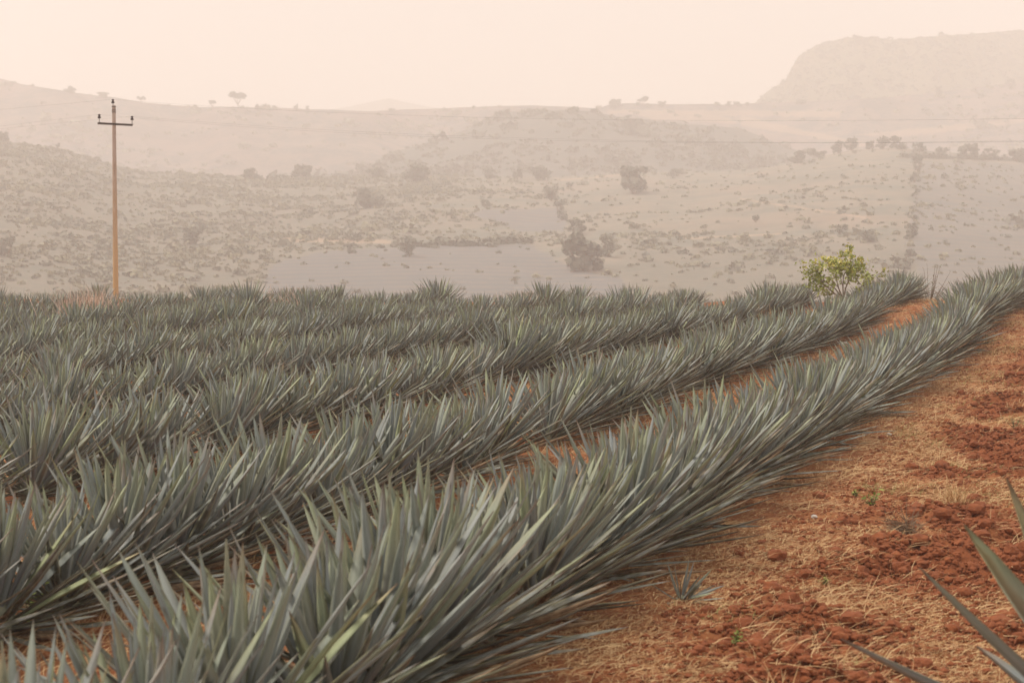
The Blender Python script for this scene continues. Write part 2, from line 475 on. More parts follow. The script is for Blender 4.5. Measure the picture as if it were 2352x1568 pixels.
for k in range(5):
    a = RIDGE[k]
    r0, r1 = (a[0][0] - 1176) / FPX, (a[-1][0] - 1176) / FPX
    nr = {0: 520, 1: 420, 2: 620, 3: 320, 4: 120}[k]
    rr = np.linspace(r0, r1, nr)
    tt = np.concatenate([np.linspace(0, 1, {0: 200, 1: 90, 2: 110, 3: 70, 4: 24}[k]), [1.01, 1.03, 1.08, 1.2, 1.5]])
    T, Rr = np.meshgrid(tt, rr, indexing='ij')
    D = ridge_dist(k, Rr)
    Y = NEARD[k] + T * (D - NEARD[k]); X = Rr * Y
    Z = hill_z(k, X, Y)
    n, m = T.shape
    idx = np.arange(n * m).reshape(n, m)
    F = np.stack([idx[:-1, :-1], idx[:-1, 1:], idx[1:, 1:], idx[1:, :-1]], -1).reshape(-1, 4)
    px, py = project(X, Y, Z)
    px = px + 14 * (fbm(X / 9, Y / 9, 3, 70) - 0.5); py = py + 5 * (fbm(X / 7, Y / 7, 3, 71) - 0.5)
    crop = np.zeros(T.shape); bare = np.zeros(T.shape)
    for q in FIELDS[k]: crop = np.maximum(crop, inpoly(px, py, q) * (0.8 if q[0][0] < 2000 else 0.55))
    for q in BARE[k]: bare = np.maximum(bare, inpoly(px, py, q) * 0.42)
    scrub = np.zeros(T.shape)
    if k == 0:
        scrub = 0.25 + 0.75 * (1 - smooth(780, 1150, px + 0.3 * (py - 500))) + smooth(1400, 1460, px) * smooth(540, 590, py) * 0.8
    if k in (1, 3): scrub = np.ones(T.shape) * 0.9
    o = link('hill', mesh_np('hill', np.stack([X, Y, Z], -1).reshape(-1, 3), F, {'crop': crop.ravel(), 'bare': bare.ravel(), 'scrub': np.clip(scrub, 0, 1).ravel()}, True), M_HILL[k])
    tag(o, ['dry scrubby hillside just beyond the field, with pale farm plots', 'rounded wooded knoll behind the near hillside', 'long hazy ridge under the sky with lone trees on it',
            'flat-topped mesa fading in the haze at upper right', 'faintest distant hill at the middle of the skyline'][k], kind='structure')

# ------------------------------------------------------------------ scrub on the hills (uncountable)
def blob_base():
    import bmesh
    bm = bmesh.new(); bmesh.ops.create_icosphere(bm, subdivisions=2, radius=1)
    bm.verts.ensure_lookup_table()
    v = np.array([list(p.co) for p in bm.verts]); f = np.array([[q.index for q in fc.verts] for fc in bm.faces]); bm.free()
    return v, f
ICO_V, ICO_F = blob_base()
def merged_bushes(name, pts, sizes, squash, mat, nf=22, fs=0.42):
    n = len(pts)
    d = rng.normal(size=(n, nf, 3)); d /= np.linalg.norm(d, axis=-1, keepdims=True)
    rad = rng.uniform(0.45, 1.05, (n, nf, 1))
    c = d * rad; c[..., 2] = np.abs(c[..., 2]) * squash
    e1 = np.cross(d, rng.normal(size=(n, nf, 3))); e1 /= np.linalg.norm(e1, axis=-1, keepdims=True)
    e2 = np.cross(d, e1) + 0.25 * rng.normal(size=(n, nf, 3))
    s = fs * rng.uniform(0.6, 1.3, (n, nf, 1))
    q = np.stack([c - e1 * s, c - e2 * s * 0.8, c + e1 * s * 0.9, c + e2 * s], 2)
    V = q * sizes[:, None, None, None] + pts[:, None, None]
    F = np.arange(n * nf * 4).reshape(-1, 4)
    vary = np.repeat(rng.uniform(0, 1, n), nf * 4)
    return link(name, mesh_np(name, V.reshape(-1, 3), F, {'vary': vary}), mat)
def merged_blobs(name, pts, sizes, squash, mat, jitter=0.28, sink=0.25):
    n = len(pts); nv = len(ICO_V)
    J = 1 + jitter * rng.normal(size=(n, nv, 1))
    a = rng.uniform(0, 2 * PI, n); ca, sa = np.cos(a)[:, None], np.sin(a)[:, None]
    v = ICO_V[None] * J
    x = v[..., 0] * ca - v[..., 1] * sa; y = v[..., 0] * sa + v[..., 1] * ca; z = v[..., 2] * squash
    V = np.stack([x, y, z + squash * (1 - sink)], -1) * sizes[:, None, None] + pts[:, None]
    F = (ICO_F[None] + (np.arange(n) * nv)[:, None, None]).reshape(-1, 3)
    vary = np.repeat(rng.uniform(0, 1, n), nv)
    return link(name, mesh_np(name, V.reshape(-1, 3), F, {'vary': vary}), mat)
def scatter_hill(k, n, keep, size):
    a = RIDGE[k]
    pxs = rng.uniform(max(a[0][0], -60), min(a[-1][0], 2420), n)
    r = (pxs - 1176) / FPX
    D = ridge_dist(k, r)
    t = rng.uniform(0, 1.0, n) ** 0.75
    y = NEARD[k] + t * (D - NEARD[k]); x = r * y; z = hill_z(k, x, y)
    px, py = project(x, y, z)
    kk = keep(px, py, x, y)
    P = np.stack([x, y, z], -1)[kk]
    S = size * np.exp(rng.normal(0, 0.42, len(P)))
    return P, S
def keep0(px, py, x, y):
    d = 0.95 * (1 - smooth(560, 1250, px + 0.4 * (py - 500))) + 0.17 - 0.10 * smooth(1250, 1350, px)
    d = np.where((px > 1380) & (py > 535), 0.65, d)
    d = d * (0.25 + 1.5 * smooth(0.35, 0.65, fbm(x / 28, y / 28, 3, 55)))
    for i_, q in enumerate(FIELDS[0]): d = np.where(inpoly(px, py, q), (0.05, 0.02, 0.14)[i_], d)
    return rng.uniform(0, 1, len(px)) < d
P, S = scatter_hill(0, 26000, keep0, 0.68)
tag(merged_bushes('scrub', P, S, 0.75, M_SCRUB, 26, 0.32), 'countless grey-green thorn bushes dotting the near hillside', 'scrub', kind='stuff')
P, S = scatter_hill(1, 5200, lambda px, py, x, y: rng.uniform(0, 1, len(px)) < 0.2 + 0.8 * smooth(0.35, 0.6, fbm(x / 40, y / 40, 3, 56)), 1.6)
tag(merged_bushes('scrub', P, S, 0.9, M_TREE), 'dense dark brush covering the wooded knoll', 'scrub', kind='stuff')
P, S = scatter_hill(2, 3500, lambda px, py, x, y: rng.uniform(0, 1, len(px)) < 0.1 + 0.7 * smooth(0.42, 0.62, fbm(x / 60, y / 60, 3, 57)), 1.8)
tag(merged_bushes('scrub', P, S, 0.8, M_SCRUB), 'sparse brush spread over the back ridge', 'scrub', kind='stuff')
P, S = scatter_hill(3, 4200, lambda px, py, x, y: rng.uniform(0, 1, len(px)) < 0.9, 1.4)
tag(merged_bushes('scrub', P, S, 0.8, M_TREE, 16), 'forest covering the far mesa from foot to rim', 'scrub', kind='stuff')

# ------------------------------------------------------------------ single trees on the hills
def make_tree(name, loc, w, h, label, form='round', seed=0, group='trees on the far hills'):
    rn = np.random.default_rng(seed + 100)
    t = empty(name, loc)
    tag(t, label, 'tree' if name != 'bush' else 'bush', group)
    tr = 0.08 * h if form == 'round' else (0.30 * h if form == 'umbrella' else 0.03 * h)
    paths = [([(0, 0, -1.0), (0.02 * w, 0, tr * 0.5), (0, 0.02 * w, tr)], [0.035 * h, 0.028 * h, 0.022 * h])]
    for i in range(5):
        a = i * 2.4 + seed; rr = w * 0.3
        paths.append(([(0, 0, tr * 0.8), (rr * 0.5 * math.cos(a), rr * 0.5 * math.sin(a), tr + 0.22 * (h - tr)), (rr * math.cos(a), rr * math.sin(a), tr + 0.55 * (h - tr))], [0.02 * h, 0.014 * h, 0.006 * h]))
    v, f = tubes(paths, 6)
    link('trunk', mesh_np('trunk', v, f), M_BARK, t)
    # crown: clumps made of many small leaf faces
    nl = int(900 if w > 9 else 480)
    ncl = 14 if form != 'umbrella' else 9
    cc = []
    for i in range(ncl):
        a = rn.uniform(0, 2 * PI); q = math.sqrt(rn.uniform(0, 1)) * 0.34 * w
        zz = tr + (h - tr) * (rn.uniform(0.12, 0.80) if form != 'umbrella' else rn.uniform(0.45, 0.8))
        cc.append((q * math.cos(a), q * math.sin(a), zz, w * rn.uniform(0.13, 0.22), (h - tr) * rn.uniform(0.13, 0.22)))
    V = []; F = []; va = []
    for i in range(nl):
        cx, cy, cz, rw, rh = cc[rn.integers(ncl)]
        d = rn.normal(size=3); d /= np.linalg.norm(d)
        rad = rn.uniform(0.55, 1.08)
        p = np.array([cx + d[0] * rw * rad, cy + d[1] * rw * rad, cz + d[2] * rh * rad])
        s = 0.045 * min(w, h * 1.3) * rn.uniform(0.6, 1.5)
        e1 = rn.normal(size=3); e1 -= d * e1.dot(d) * 0.6; e1 /= np.linalg.norm(e1)
        e2 = np.cross(d, e1) + 0.3 * rn.normal(size=3); e2 /= np.linalg.norm(e2)
        b = len(V)
        V += [p - e1 * s - e2 * s * 0.6, p + e1 * s - e2 * s * 0.6, p + e1 * s * 0.6 + e2 * s, p - e1 * s * 0.8 + e2 * s * 0.8]
        F.append((b, b + 1, b + 2, b + 3)); va += [rn.uniform()] * 4
    link('crown', mesh_np('crown', V, F, {'vary': va}), M_TREE, t)
    return t
TREES = [  # hill, centre px, base py, width px, height px, form, label
 (2, 546, 250, 40, 38, 'umbrella', 'tallest umbrella-crowned tree alone on the ridge skyline'),
 (2, 488, 251, 20, 20, 'umbrella', 'small umbrella tree on the skyline just left of the tallest one'),
 (2, 325, 240, 22, 18, 'umbrella', 'slender skyline tree just right of the power pole'),
 (2, 160, 214, 32, 16, 'low', 'low shrubby tree on the descending ridge left of the power pole'),
 (2, 238, 224, 32, 14, 'low', 'flat bushy crown on the ridge directly left of the pole top'),
 (2, 592, 252, 18, 14, 'round', 'left of two round bushes right of the tallest skyline tree'),
 (2, 612, 252, 18, 13, 'round', 'right of two round bushes right of the tallest skyline tree'),
 (2, 680, 254, 14, 15, 'round', 'tiny skyline tree, left of a pair above the wires'),
 (2, 706, 254, 12, 11, 'round', 'tiny skyline tree, right of a pair above the wires'),
 (2, 900, 258, 20, 9, 'low', 'low bush on the ridge at the dip in the skyline'),
 (2, 1412, 247, 38, 18, 'round', 'broad dark tree at the left end of the right-hand skyline'),
 (2, 1476, 245, 38, 22, 'umbrella', 'wide pale-crowned tree on the right-hand skyline'),
 (2, 1520, 246, 24, 13, 'low', 'low tree on the skyline beside the wide pale crown'),
 (2, 1672, 245, 18, 12, 'round', 'first of the small trees before the foot of the mesa'),
 (2, 1694, 245, 22, 13, 'round', 'second of the small trees before the foot of the mesa'),
 (2, 1716, 245, 16, 10, 'low', 'third of the small trees before the foot of the mesa'),
 (2, 1840, 240, 34, 12, 'low', 'pale bush below the cliff end of the mesa'),
 (2, 2154, 217, 22, 20, 'round', 'lone round tree before the mesa at upper right'),
 (2, 2320, 196, 26, 14, 'round', 'round tree on the upper right ridge at the frame edge'),
 (0, 6, 322, 34, 26, 'round', 'dark tree cut by the left edge on the near hill'),
 (0, 133, 341, 12, 16, 'round', 'tiny upright tree on the near hill left of the pole'),
 (0, 577, 413, 56, 26, 'round', 'spiky dark bush at the saddle of the near hill'),
 (0, 694, 408, 54, 32, 'round', 'broad loose tree right of the saddle of the near hill'),
 (0, 650, 416, 40, 16, 'low', 'low bush between the two saddle trees'),
 (0, 864, 408, 64, 22, 'low', 'wide low tree at the foot of the wooded knoll'),
 (0, 956, 418, 70, 42, 'round', 'large pale tree at the foot of the wooded knoll'),
 (0, 1125, 410, 32, 22, 'round', 'small tree left of the two dark trees by the track'),
 (0, 1188, 412, 34, 28, 'round', 'narrow dark tree by the pale track'),
 (0, 1238, 413, 56, 30, 'round', 'wide dark tree where the pale track begins'),
 (0, 1453, 445, 88, 62, 'round', 'big spreading tree alone in the upper dry pasture'),
 (0, 1266, 462, 46, 42, 'round', 'topmost tree of the gully line below the track'),
 (0, 1282, 484, 30, 26, 'round', 'second tree down the gully line'),
 (0, 1290, 506, 30, 24, 'round', 'third tree down the gully line'),
 (0, 1325, 538, 54, 36, 'round', 'bushy tree in the gully right above the largest tree'),
 (0, 1338, 622, 118, 84, 'round', 'largest tree on the near hillside in the gully bottom'),
 (0, 1396, 590, 46, 50, 'round', 'tree leaning against the right of the largest gully tree'),
 (0, 850, 478, 74, 50, 'round', 'rounded tree amid scrub in the centre-left slope'),
 (0, 940, 590, 50, 50, 'round', 'dark tree at the left end of the long hedge'),
 (0, 448, 560, 64, 44, 'round', 'hazy grey tree in the scrub right of the pole'),
 (0, 805, 552, 60, 22, 'low', 'low wide bush above the lower grey plot'),
 (0, 808, 582, 30, 24, 'round', 'small round bush at the edge of the lower grey plot'),
 (1, 1740, 388, 50, 30, 'round', 'round tree in the hollow left of the right-hand tree line'),
 (0, 1832, 376, 52, 30, 'round', 'first tree climbing to the right-hand crest'),
 (0, 1877, 361, 52, 22, 'round', 'second tree climbing to the right-hand crest'),
 (0, 1925, 347, 38, 30, 'round', 'left of the twin trees on the right-hand crest'),
 (0, 1955, 346, 38, 29, 'round', 'right of the twin trees on the right-hand crest'),
 (0, 1998, 343, 30, 24, 'round', 'tree just right of the gap on the right-hand crest'),
 (0, 2028, 342, 40, 28, 'round', 'wider dark tree at the middle of the right-hand crest'),
 (0, 2062, 343, 40, 30, 'round', 'tall tree ending the dark group on the right-hand crest'),
 (0, 2110, 352, 44, 24, 'round', 'loose tree where the hedge meets the right-hand crest'),
 (0, 2165, 357, 36, 20, 'round', 'sparse tree on the crest right of the hedge'),
 (0, 2222, 364, 56, 34, 'round', 'dark round tree on the crest near the right edge'),
 (0, 2275, 367, 50, 26, 'round', 'low tree between the last two dark crest trees'),
 (0, 2335, 372, 50, 36, 'round', 'dark tree cut by the right edge on the crest'),
 (0, 2108, 395, 30, 38, 'round', 'top tree of the hedge running down the right slope'),
 (0, 2100, 420, 24, 26, 'round', 'second tree of the hedge running down the right slope'),
 (0, 2094, 545, 34, 34, 'round', 'bottom tree of the hedge on the right slope'),
 (0, 1735, 511, 22, 16, 'round', 'single small dark bush in the middle of the dry pasture'),
 (0, 1930, 536, 44, 20, 'low', 'grey bush cluster above the leafy yellow-green shrub'),
 (0, 1995, 556, 50, 26, 'low', 'grey bush right of the cluster above the leafy shrub'),
 (0, 15, 590, 50, 50, 'round', 'dark tree low on the slope at the left edge'),
 (0, 1310, 430, 20, 12, 'low', 'tiny bush just under the pale track'),
 (0, 1115, 474, 32, 16, 'low', 'low bush above the striped plot'),
 (0, 1550, 405, 60, 18, 'low', 'low hedge-like bush right of the big pasture tree'),
]
for i, (k, px, py, w, h, form, label) in enumerate(TREES):
    x, y, z = on_hill(k, px, py)
    s = y / FPX
    low = form == 'low' or h < 0.6 * w
    make_tree('tree' if not low else 'bush', (x, y, z - 0.3), w * s, h * s * 1.08 + 0.3, label, form, i)

# long hedge above the lower plot: a row of bushes grown into one
hx = np.linspace(925, 1215, 60)
HP = []; HS = []
for q in hx:
    x, y, z = on_hill(0, q, 562 + 4 * math.sin(q / 40) + (8 if q < 1000 else 0))
    HP.append((x, y, z)); HS.append(random.uniform(0.9, 2.0))
o = merged_bushes('hedge', np.array(HP), np.array(HS), 1.0, M_TREE, 40, 0.3)
tag(o, 'long dark hedge bordering the lower grey plot', 'hedge', kind='stuff')
HP = []; HS = []
for q in np.linspace(400, 640, 70):
    for j in range(2):
        x, y, z = on_hill(0, 2110 - (q - 400) * 0.13 + random.uniform(-9, 9), q)
        if random.random() < 0.25: HP.append((x, y, z)); HS.append(random.uniform(0.5, 1.1))
for q in np.linspace(2070, 2400, 60):
    x, y, z = on_hill(0, q, 362 + (q - 2070) * 0.03)
    HP.append((x, y, z)); HS.append(random.uniform(0.9, 2.2))
o = merged_bushes('hedge', np.array(HP), np.array(HS), 1.1, M_TREE, 40, 0.3)
tag(o, 'thin hedge along the crest and straight down the right slope', 'hedge', kind='stuff')

# ------------------------------------------------------------------ haze
def build_haze():
    x0, x1, y0, y1, z0, z1 = -900, 900, -60, 2750, -16, 215
    V = [(x, y, z) for x in (x0, x1) for y in (y0, y1) for z in (z0, z1)]
    F = [(0, 1, 3, 2), (4, 6, 7, 5), (0, 4, 5, 1), (2, 3, 7, 6), (0, 2, 6, 4), (1, 5, 7, 3)]
    m = bpy.data.materials.new('haze'); m.use_nodes = True
    t = m.node_tree; t.nodes.clear()
    out = t.nodes.new('ShaderNodeOutputMaterial'); v = t.nodes.new('ShaderNodeVolumePrincipled')
    v.inputs['Color'].default_value = (0.965, 0.917, 0.878, 1)
    v.inputs['Density'].default_value = 0.00116
    v.inputs['Anisotropy'].default_value = 0.0
    t.links.new(v.outputs[0], out.inputs['Volume'])
    o = link('haze', mesh_np('haze', V, F), m)
    tag(o, 'warm dusty haze filling the whole valley', 'haze', kind='stuff')
build_haze()

# ------------------------------------------------------------------ agaves
def leaf_mesh(i, L=1.0, w=0.036, bend=0.0, twist=0.0, segs=5, fold=0.35, sides=4, full=True):
    """a lance leaf along +y, hollow face up (+z); returns verts, faces, edge, along"""
    V = []; E = []; A = []
    prof = [(0.0, 0.72), (0.18, 0.80), (0.42, 1.0), (0.66, 0.80), (0.86, 0.42), (1.0, 0.03)]
    if segs == 3: prof = [(0.0, 0.75), (0.42, 1.0), (0.75, 0.66), (1.0, 0.03)]
    for (s, ww) in prof:
        y = s * L; hw = ww * w
        z = bend * s * s * L
        tw = twist * s
        th = w * 0.34 * (1 - 0.75 * s)
        pts = [(-hw, hw * fold), (0, 0), (hw, hw * fold), (0, -th)] if sides == 4 else [(-hw, hw * fold), (0, -th * 0.4), (hw, hw * fold)]
        for j, (a, b) in enumerate(pts):
            V.append((a * math.cos(tw) - b * math.sin(tw), y, z + a * math.sin(tw) + b * math.cos(tw)))
            E.append(1.0 if j in (0, 2) else 0.0); A.append(s)
    n = len(prof); F = []
    if sides == 4:
        for k in range(n - 1):
            for j in range(4):
                j2 = (j + 1) % 4
                F.append((k * 4 + j, (k + 1) * 4 + j, (k + 1) * 4 + j2, k * 4 + j2))
    else:
        for k in range(n - 1):
            for j in range(2):
                F.append((k * 3 + j, (k + 1) * 3 + j, (k + 1) * 3 + j + 1, k * 3 + j + 1))
    return np.array(V), np.array(F), np.array(E), np.array(A)

LEAFS = []       # shared leaf meshes: ordinary 0..5, old 6..9
for i in range(10):
    old = i >= 6
    v, f, e, a = leaf_mesh(i, 1.0, random.uniform(0.033, 0.042) * (0.85 if old else 1), random.uniform(-0.03, 0.07) if not old else random.uniform(-0.02, 0.12), random.uniform(-0.5, 0.5) * (1.5 if old else 0.6), fold=random.uniform(0.25, 0.5))
    me = mesh_np('leaf', v, f, {'edge': e, 'along': a, 'age': np.full(len(v), 1.0 if old else 0.0), 'vary': np.zeros(len(v))}, True)
    me.materials.append(M_AGAVE)
    LEAFS.append(me)
v, f, e, a = leaf_mesh(0, 1.0, 0.026, 0.10, 1.8, fold=0.9)
DEADLEAF = mesh_np('dead_leaf', v, f, {}, True); DEADLEAF.materials.append(M_DEAD)

def rosette(rn, nl):
    """leaf placements: list of (mesh index, 4x4 matrix)"""
    out = []
    for i in range(nl):
        u = (i + 0.5) / nl                     # 0 = oldest, 1 = centre spear
        az = i * 2.39996 + rn.normal(0, 0.12)
        el = 3 + 82 * u ** 0.90 + rn.normal(0, 4)
        el = min(max(el, -3), 89)
        L = (0.74 + 0.13 * math.sin(PI * min(u * 1.1, 1)) - 0.13 * max(0, (u - 0.7) / 0.3)) * rn.uniform(0.93, 1.10)
        z0 = 0.06 + 0.16 * u
        rad = 0.085 * (1 - u) + 0.02
        m = Matrix.Translation((math.sin(az) * rad, math.cos(az) * rad, z0)) @ Matrix.Rotation(-az, 4, 'Z') @ Matrix.Rotation(R(el), 4, 'X') @ Matrix.Rotation(rn.normal(0, 0.12), 4, 'Y')
        m = m @ Matrix.Diagonal((L * 1.03, L, L * 1.03, 1))
        k = int(rn.integers(6, 10)) if u < 0.44 and rn.uniform() < 1.3 - 2.2 * u else int(rn.integers(0, 6))
        out.append((k, m))
    return out

def heart_mesh():
    V = []; F = []
    prof = [(-0.06, 0.09), (0.02, 0.13), (0.12, 0.135), (0.22, 0.10), (0.32, 0.045), (0.80, 0.016), (1.0, 0.003)]
    ns = 8
    for z, r_ in prof:
        for k in range(ns):
            q = r_ * (1.08 if k % 2 else 0.92)
            V.append((q * math.cos(2 * PI * k / ns), q * math.sin(2 * PI * k / ns), z))
    for i in range(len(prof) - 1):
        for k in range(ns):
            F.append((i * ns + k, i * ns + (k + 1) % ns, (i + 1) * ns + (k + 1) % ns, (i + 1) * ns + k))
    return mesh_np('heart', V, F, {}, True)
HEART = heart_mesh(); HEART.materials.append(M_HEART)

def rosette_arrays(rn, nl, segs=3, sides=3):
    VV = []; FF = []; AT = {'edge': [], 'along': [], 'age': [], 'vary': []}; b = 0
    for k, m in rosette(rn, nl):
        v, f, e, a = leaf_mesh(0, 1.0, rn.uniform(0.033, 0.042) * (0.85 if k >= 6 else 1), rn.uniform(-0.03, 0.07), rn.uniform(-0.3, 0.3), segs=segs, fold=rn.uniform(0.25, 0.5), sides=sides)
        M_ = np.array(m)
        v = v @ M_[:3, :3].T + M_[:3, 3]
        VV.append(v); FF.append(f + b); b += len(v)
        AT['edge'].append(e); AT['along'].append(a); AT['age'].append(np.full(len(v), float(k >= 6))); AT['vary'].append(np.full(len(v), rn.uniform()))
    return np.concatenate(VV), np.concatenate(FF), {k: np.concatenate(v) for k, v in AT.items()}

# plant positions along the rows
E0, SP, HW = -2.66, 3.0, 0.84
plants = []
for row in range(12):
    p0 = E0 - HW - SP * row
    s = rng.uniform(0, 0.5) - 12
    while s < 90:
        # point at distance s along the row direction; perp offset p0
        q = p0 + rng.normal(0, 0.05 if row < 2 else 0.08)
        if row > 0: q += (0.28 if row == 1 else 0.15) * (1 - float(smooth(18, 32, s)))
        if row > 1: q -= 0.22 * min(row - 1, 4) * float(smooth(22, 38, s))
        q += 0.0012 * max(0.0, s - 20) ** 2
        x = q * CS + s * SN; y = -q * SN + s * CS
        s += (0.78 if row < 2 else 0.70) * rng.uniform(0.86, 1.14)
        if y < 3.2 or y > float(crest(x)) + 2.5 + (3 if row == 0 else 0): continue
        if abs(x / y) > 0.30 + 1.1 / y: continue
        if rng.uniform() < (0.0, 0.01, 0.015)[min(row, 2)]: continue
        far = smooth(36, 52, y)
        sc = (1.0 - 0.12 * float(far)) * rng.uniform(0.86, 1.12)
        if y > 44 and x < 7: sc *= 1.20 if rng.uniform() < 0.09 else 0.93
        if rng.uniform() < 0.06: sc *= 1.14
        if row == 0 and y < 12: sc = min(max(sc, 0.92), 1.04) * (1.12 if 8.7 < y < 10.2 else (1.02 if y < 8.7 else 1.0))
        if row >= 1 and y > 15: sc *= 0.94 if row == 1 else 0.90
        plants.append([row, x, y, sc])
# the skyline spikes stand out taller
print('PLANTS', len(plants))
ORD = ['', 'first', 'second', 'third', 'fourth', 'fifth', 'sixth', 'seventh', 'eighth', 'ninth', 'tenth', 'eleventh', 'twelfth', 'thirteenth', 'fourteenth', 'fifteenth', 'sixteenth', 'seventeenth', 'eighteenth', 'nineteenth']
TENS = {20: 'twent', 30: 'thirt', 40: 'fort', 50: 'fift', 60: 'sixt', 70: 'sevent', 80: 'eight', 90: 'ninet'}
def ordinal(n):
    if n < 20: return ORD[n]
    if n % 10 == 0: return TENS[n] + 'ieth'
    return TENS[n - n % 10] + 'y-' + ORD[n % 10]
def rowname(r):
    return ['row nearest the dirt strip', 'second row from the dirt strip', 'third row from the dirt strip'][r] if r < 3 else ordinal(r + 1) + ' row from the dirt strip'
size = [(p[3] / p[2], i) for i, p in enumerate(plants)]
size.sort(reverse=True)
single = set(i for _, i in size[:296])
SPLIT_DIST = 34.0
count = {}
FARM = []
for j in range(7):
    v, f, at = rosette_arrays(np.random.default_rng(50 + j), 78, 3, 4)
    me = mesh_np('leaves', v, f, at, True); me.materials.append(M_AGAVE); FARM.append(me)
rest = []
nleaf = 0
for i, (row, x, y, sc) in enumerate(plants):
    z = float(gz(x, y)) - 0.02
    qx, qy = project(x, y, z + 0.6)
    inside = 0 < qx < 2352 and qy < 1580
    key = row if inside else (row, 'near' if qx < 1176 or qy >= 1580 else 'far')
    count[key] = count.get(key, 0) + 1
    if i not in single:
        rest.append((x, y, z, sc)); continue
    rot = (rng.normal(0, 0.05), rng.normal(0, 0.05), rng.uniform(0, 2 * PI))
    e_ = empty('blue_agave', (x, y, z), rot, sc)
    look = 'tall blue-grey agave' if sc > 1.1 else ('small blue-grey agave' if sc < 0.86 else 'blue-grey agave')
    where = f"in the {rowname(row)}, {ordinal(count[key])} from its near end" if inside else f"outside the frame past the {key[1]} end of the {ordinal(row + 1)} row, {ordinal(count[key])} one"
    tag(e_, f"{look} {where}", 'agave', 'blue agaves planted in rows')
    h = link('heart', HEART, None, e_)
    if y < SPLIT_DIST:
        rn = np.random.default_rng(1000 + i)
        for k, m in rosette(rn, 92 if y < 16 else 76):
            o = bpy.data.objects.new('leaf', LEAFS[k]); C.objects.link(o); o.parent = e_; o.matrix_basis = m; nleaf += 1
        for j in range(6):
            az = rn.uniform(0, 2 * PI)
            m = Matrix.Translation((0.1 * math.sin(az), 0.1 * math.cos(az), 0.05)) @ Matrix.Rotation(-az, 4, 'Z') @ Matrix.Rotation(R(rn.uniform(-2, 22)), 4, 'X') @ Matrix.Diagonal((0.8, rn.uniform(0.45, 0.8), 0.8, 1))
            o = bpy.data.objects.new('dead_leaf', DEADLEAF); C.objects.link(o); o.parent = e_; o.matrix_basis = m
            o['label'] = 'dry brown curled leaf'
    else:
        o = link('leaves', FARM[i % 7], None, e_); tag(o, kind='stuff')
print('LEAVES', nleaf, 'REST', len(rest))
if rest:
    VV = []; FF = []; AT = {'edge': [], 'along': [], 'age': [], 'vary': []}; b = 0
    base = [rosette_arrays(np.random.default_rng(80 + j), 72, 3, 4) for j in range(6)]
    for i, (x, y, z, sc) in enumerate(rest):
        v, f, at = base[i % 6]
        a = rng.uniform(0, 2 * PI); ca, sa = math.cos(a), math.sin(a)
        v = v @ np.array([[ca, sa, 0], [-sa, ca, 0], [0, 0, 1]]) * sc + np.array([x, y, z])
        VV.append(v); FF.append(f + b); b += len(v)
        for k in AT: AT[k].append(at[k])
    o = link('far_agaves', mesh_np('far_agaves', np.concatenate(VV), np.concatenate(FF), {k: np.concatenate(v) for k, v in AT.items()}, True), M_AGAVE)
    tag(o, 'mass of blue-grey agaves along the far edge of the field', 'agaves', 'blue agaves planted in rows', 'stuff')

def special_agave(loc, rot, sc, nl, label, seed, low=0):
    e_ = empty('blue_agave', loc, rot, sc)
    tag(e_, label, 'agave')
    link('heart', HEART, None, e_)
    for k, m in rosette(np.random.default_rng(seed), nl):
        o = bpy.data.objects.new('leaf', LEAFS[k]); C.objects.link(o); o.parent = e_; o.matrix_basis = m
    return e_
fx, fy = (2600 - 1176) / FPX * 7.7, 7.7
fg = empty('blue_agave', (fx, fy, float(gz(fx, fy)) - 0.02))
tag(fg, 'big blurred agave beside the camera reaching in at lower right', 'agave')
q_ = link('heart', HEART, None, fg); q_.scale = (1.25, 1.25, 1.1)
fgl = []
for (px, py, yt) in ((2282, 1128, 7.3), (2210, 1212, 7.0), (2090, 1343, 7.15), (1912, 1530, 7.2), (2255, 1470, 7.9)):
    r_, dz_ = ray(px, py)
    fgl.append(Vector((r_ * yt, yt, CAM_H + dz_ * yt)) - fg.location)
rn = np.random.default_rng(5)
for j in range(30):
    az = rn.uniform(-0.5, PI + 0.5); el = R(rn.uniform(5, 80)); L_ = 1.15 * rn.uniform(0.9, 1.1)
    fgl.append(Vector((math.sin(az) * math.cos(el), math.cos(az) * math.cos(el), math.sin(el))) * L_ + Vector((0, 0, 0.25)))
for j, tip in enumerate(fgl):
    base = Vector((tip.x, tip.y, 0)).normalized() * 0.09 + Vector((0, 0, 0.10 + 0.22 * max(0, tip.z) / 1.4))
    d = tip - base; L_ = d.length; d.normalize()
    xax = d.cross(Vector((0, 0, 1))).normalized(); zax = xax.cross(d)
    m = Matrix((xax, d, zax)).transposed().to_4x4(); m.translation = base
    o = bpy.data.objects.new('leaf', LEAFS[j % 6]); C.objects.link(o); o.parent = fg
    o.matrix_basis = m @ Matrix.Diagonal((2.1, L_, 1.9, 1))
sx, sy = 0, 0
r_, dz_ = ray(1560, 1385)
yy = -CAM_H / dz_
special_agave((r_ * yy, yy, float(gz(r_ * yy, yy)) - 0.03), (0.9, 0.2, 0.4), 0.31, 26, 'small uprooted dark agave pup lying beside the nearest row', 9)

# ------------------------------------------------------------------ straw, clods, weeds
def on_ground(px, py):
    r, dz = ray(px, py)
    ys = np.linspace(3, 70, 3000)
    d = gz(r * ys, ys) - (CAM_H + dz * ys)
    i = np.where(d > 0)[0]
    y = float(ys[i[0]]) if len(i) else 51.0
    return r * y, y, float(gzr(r * y, y))

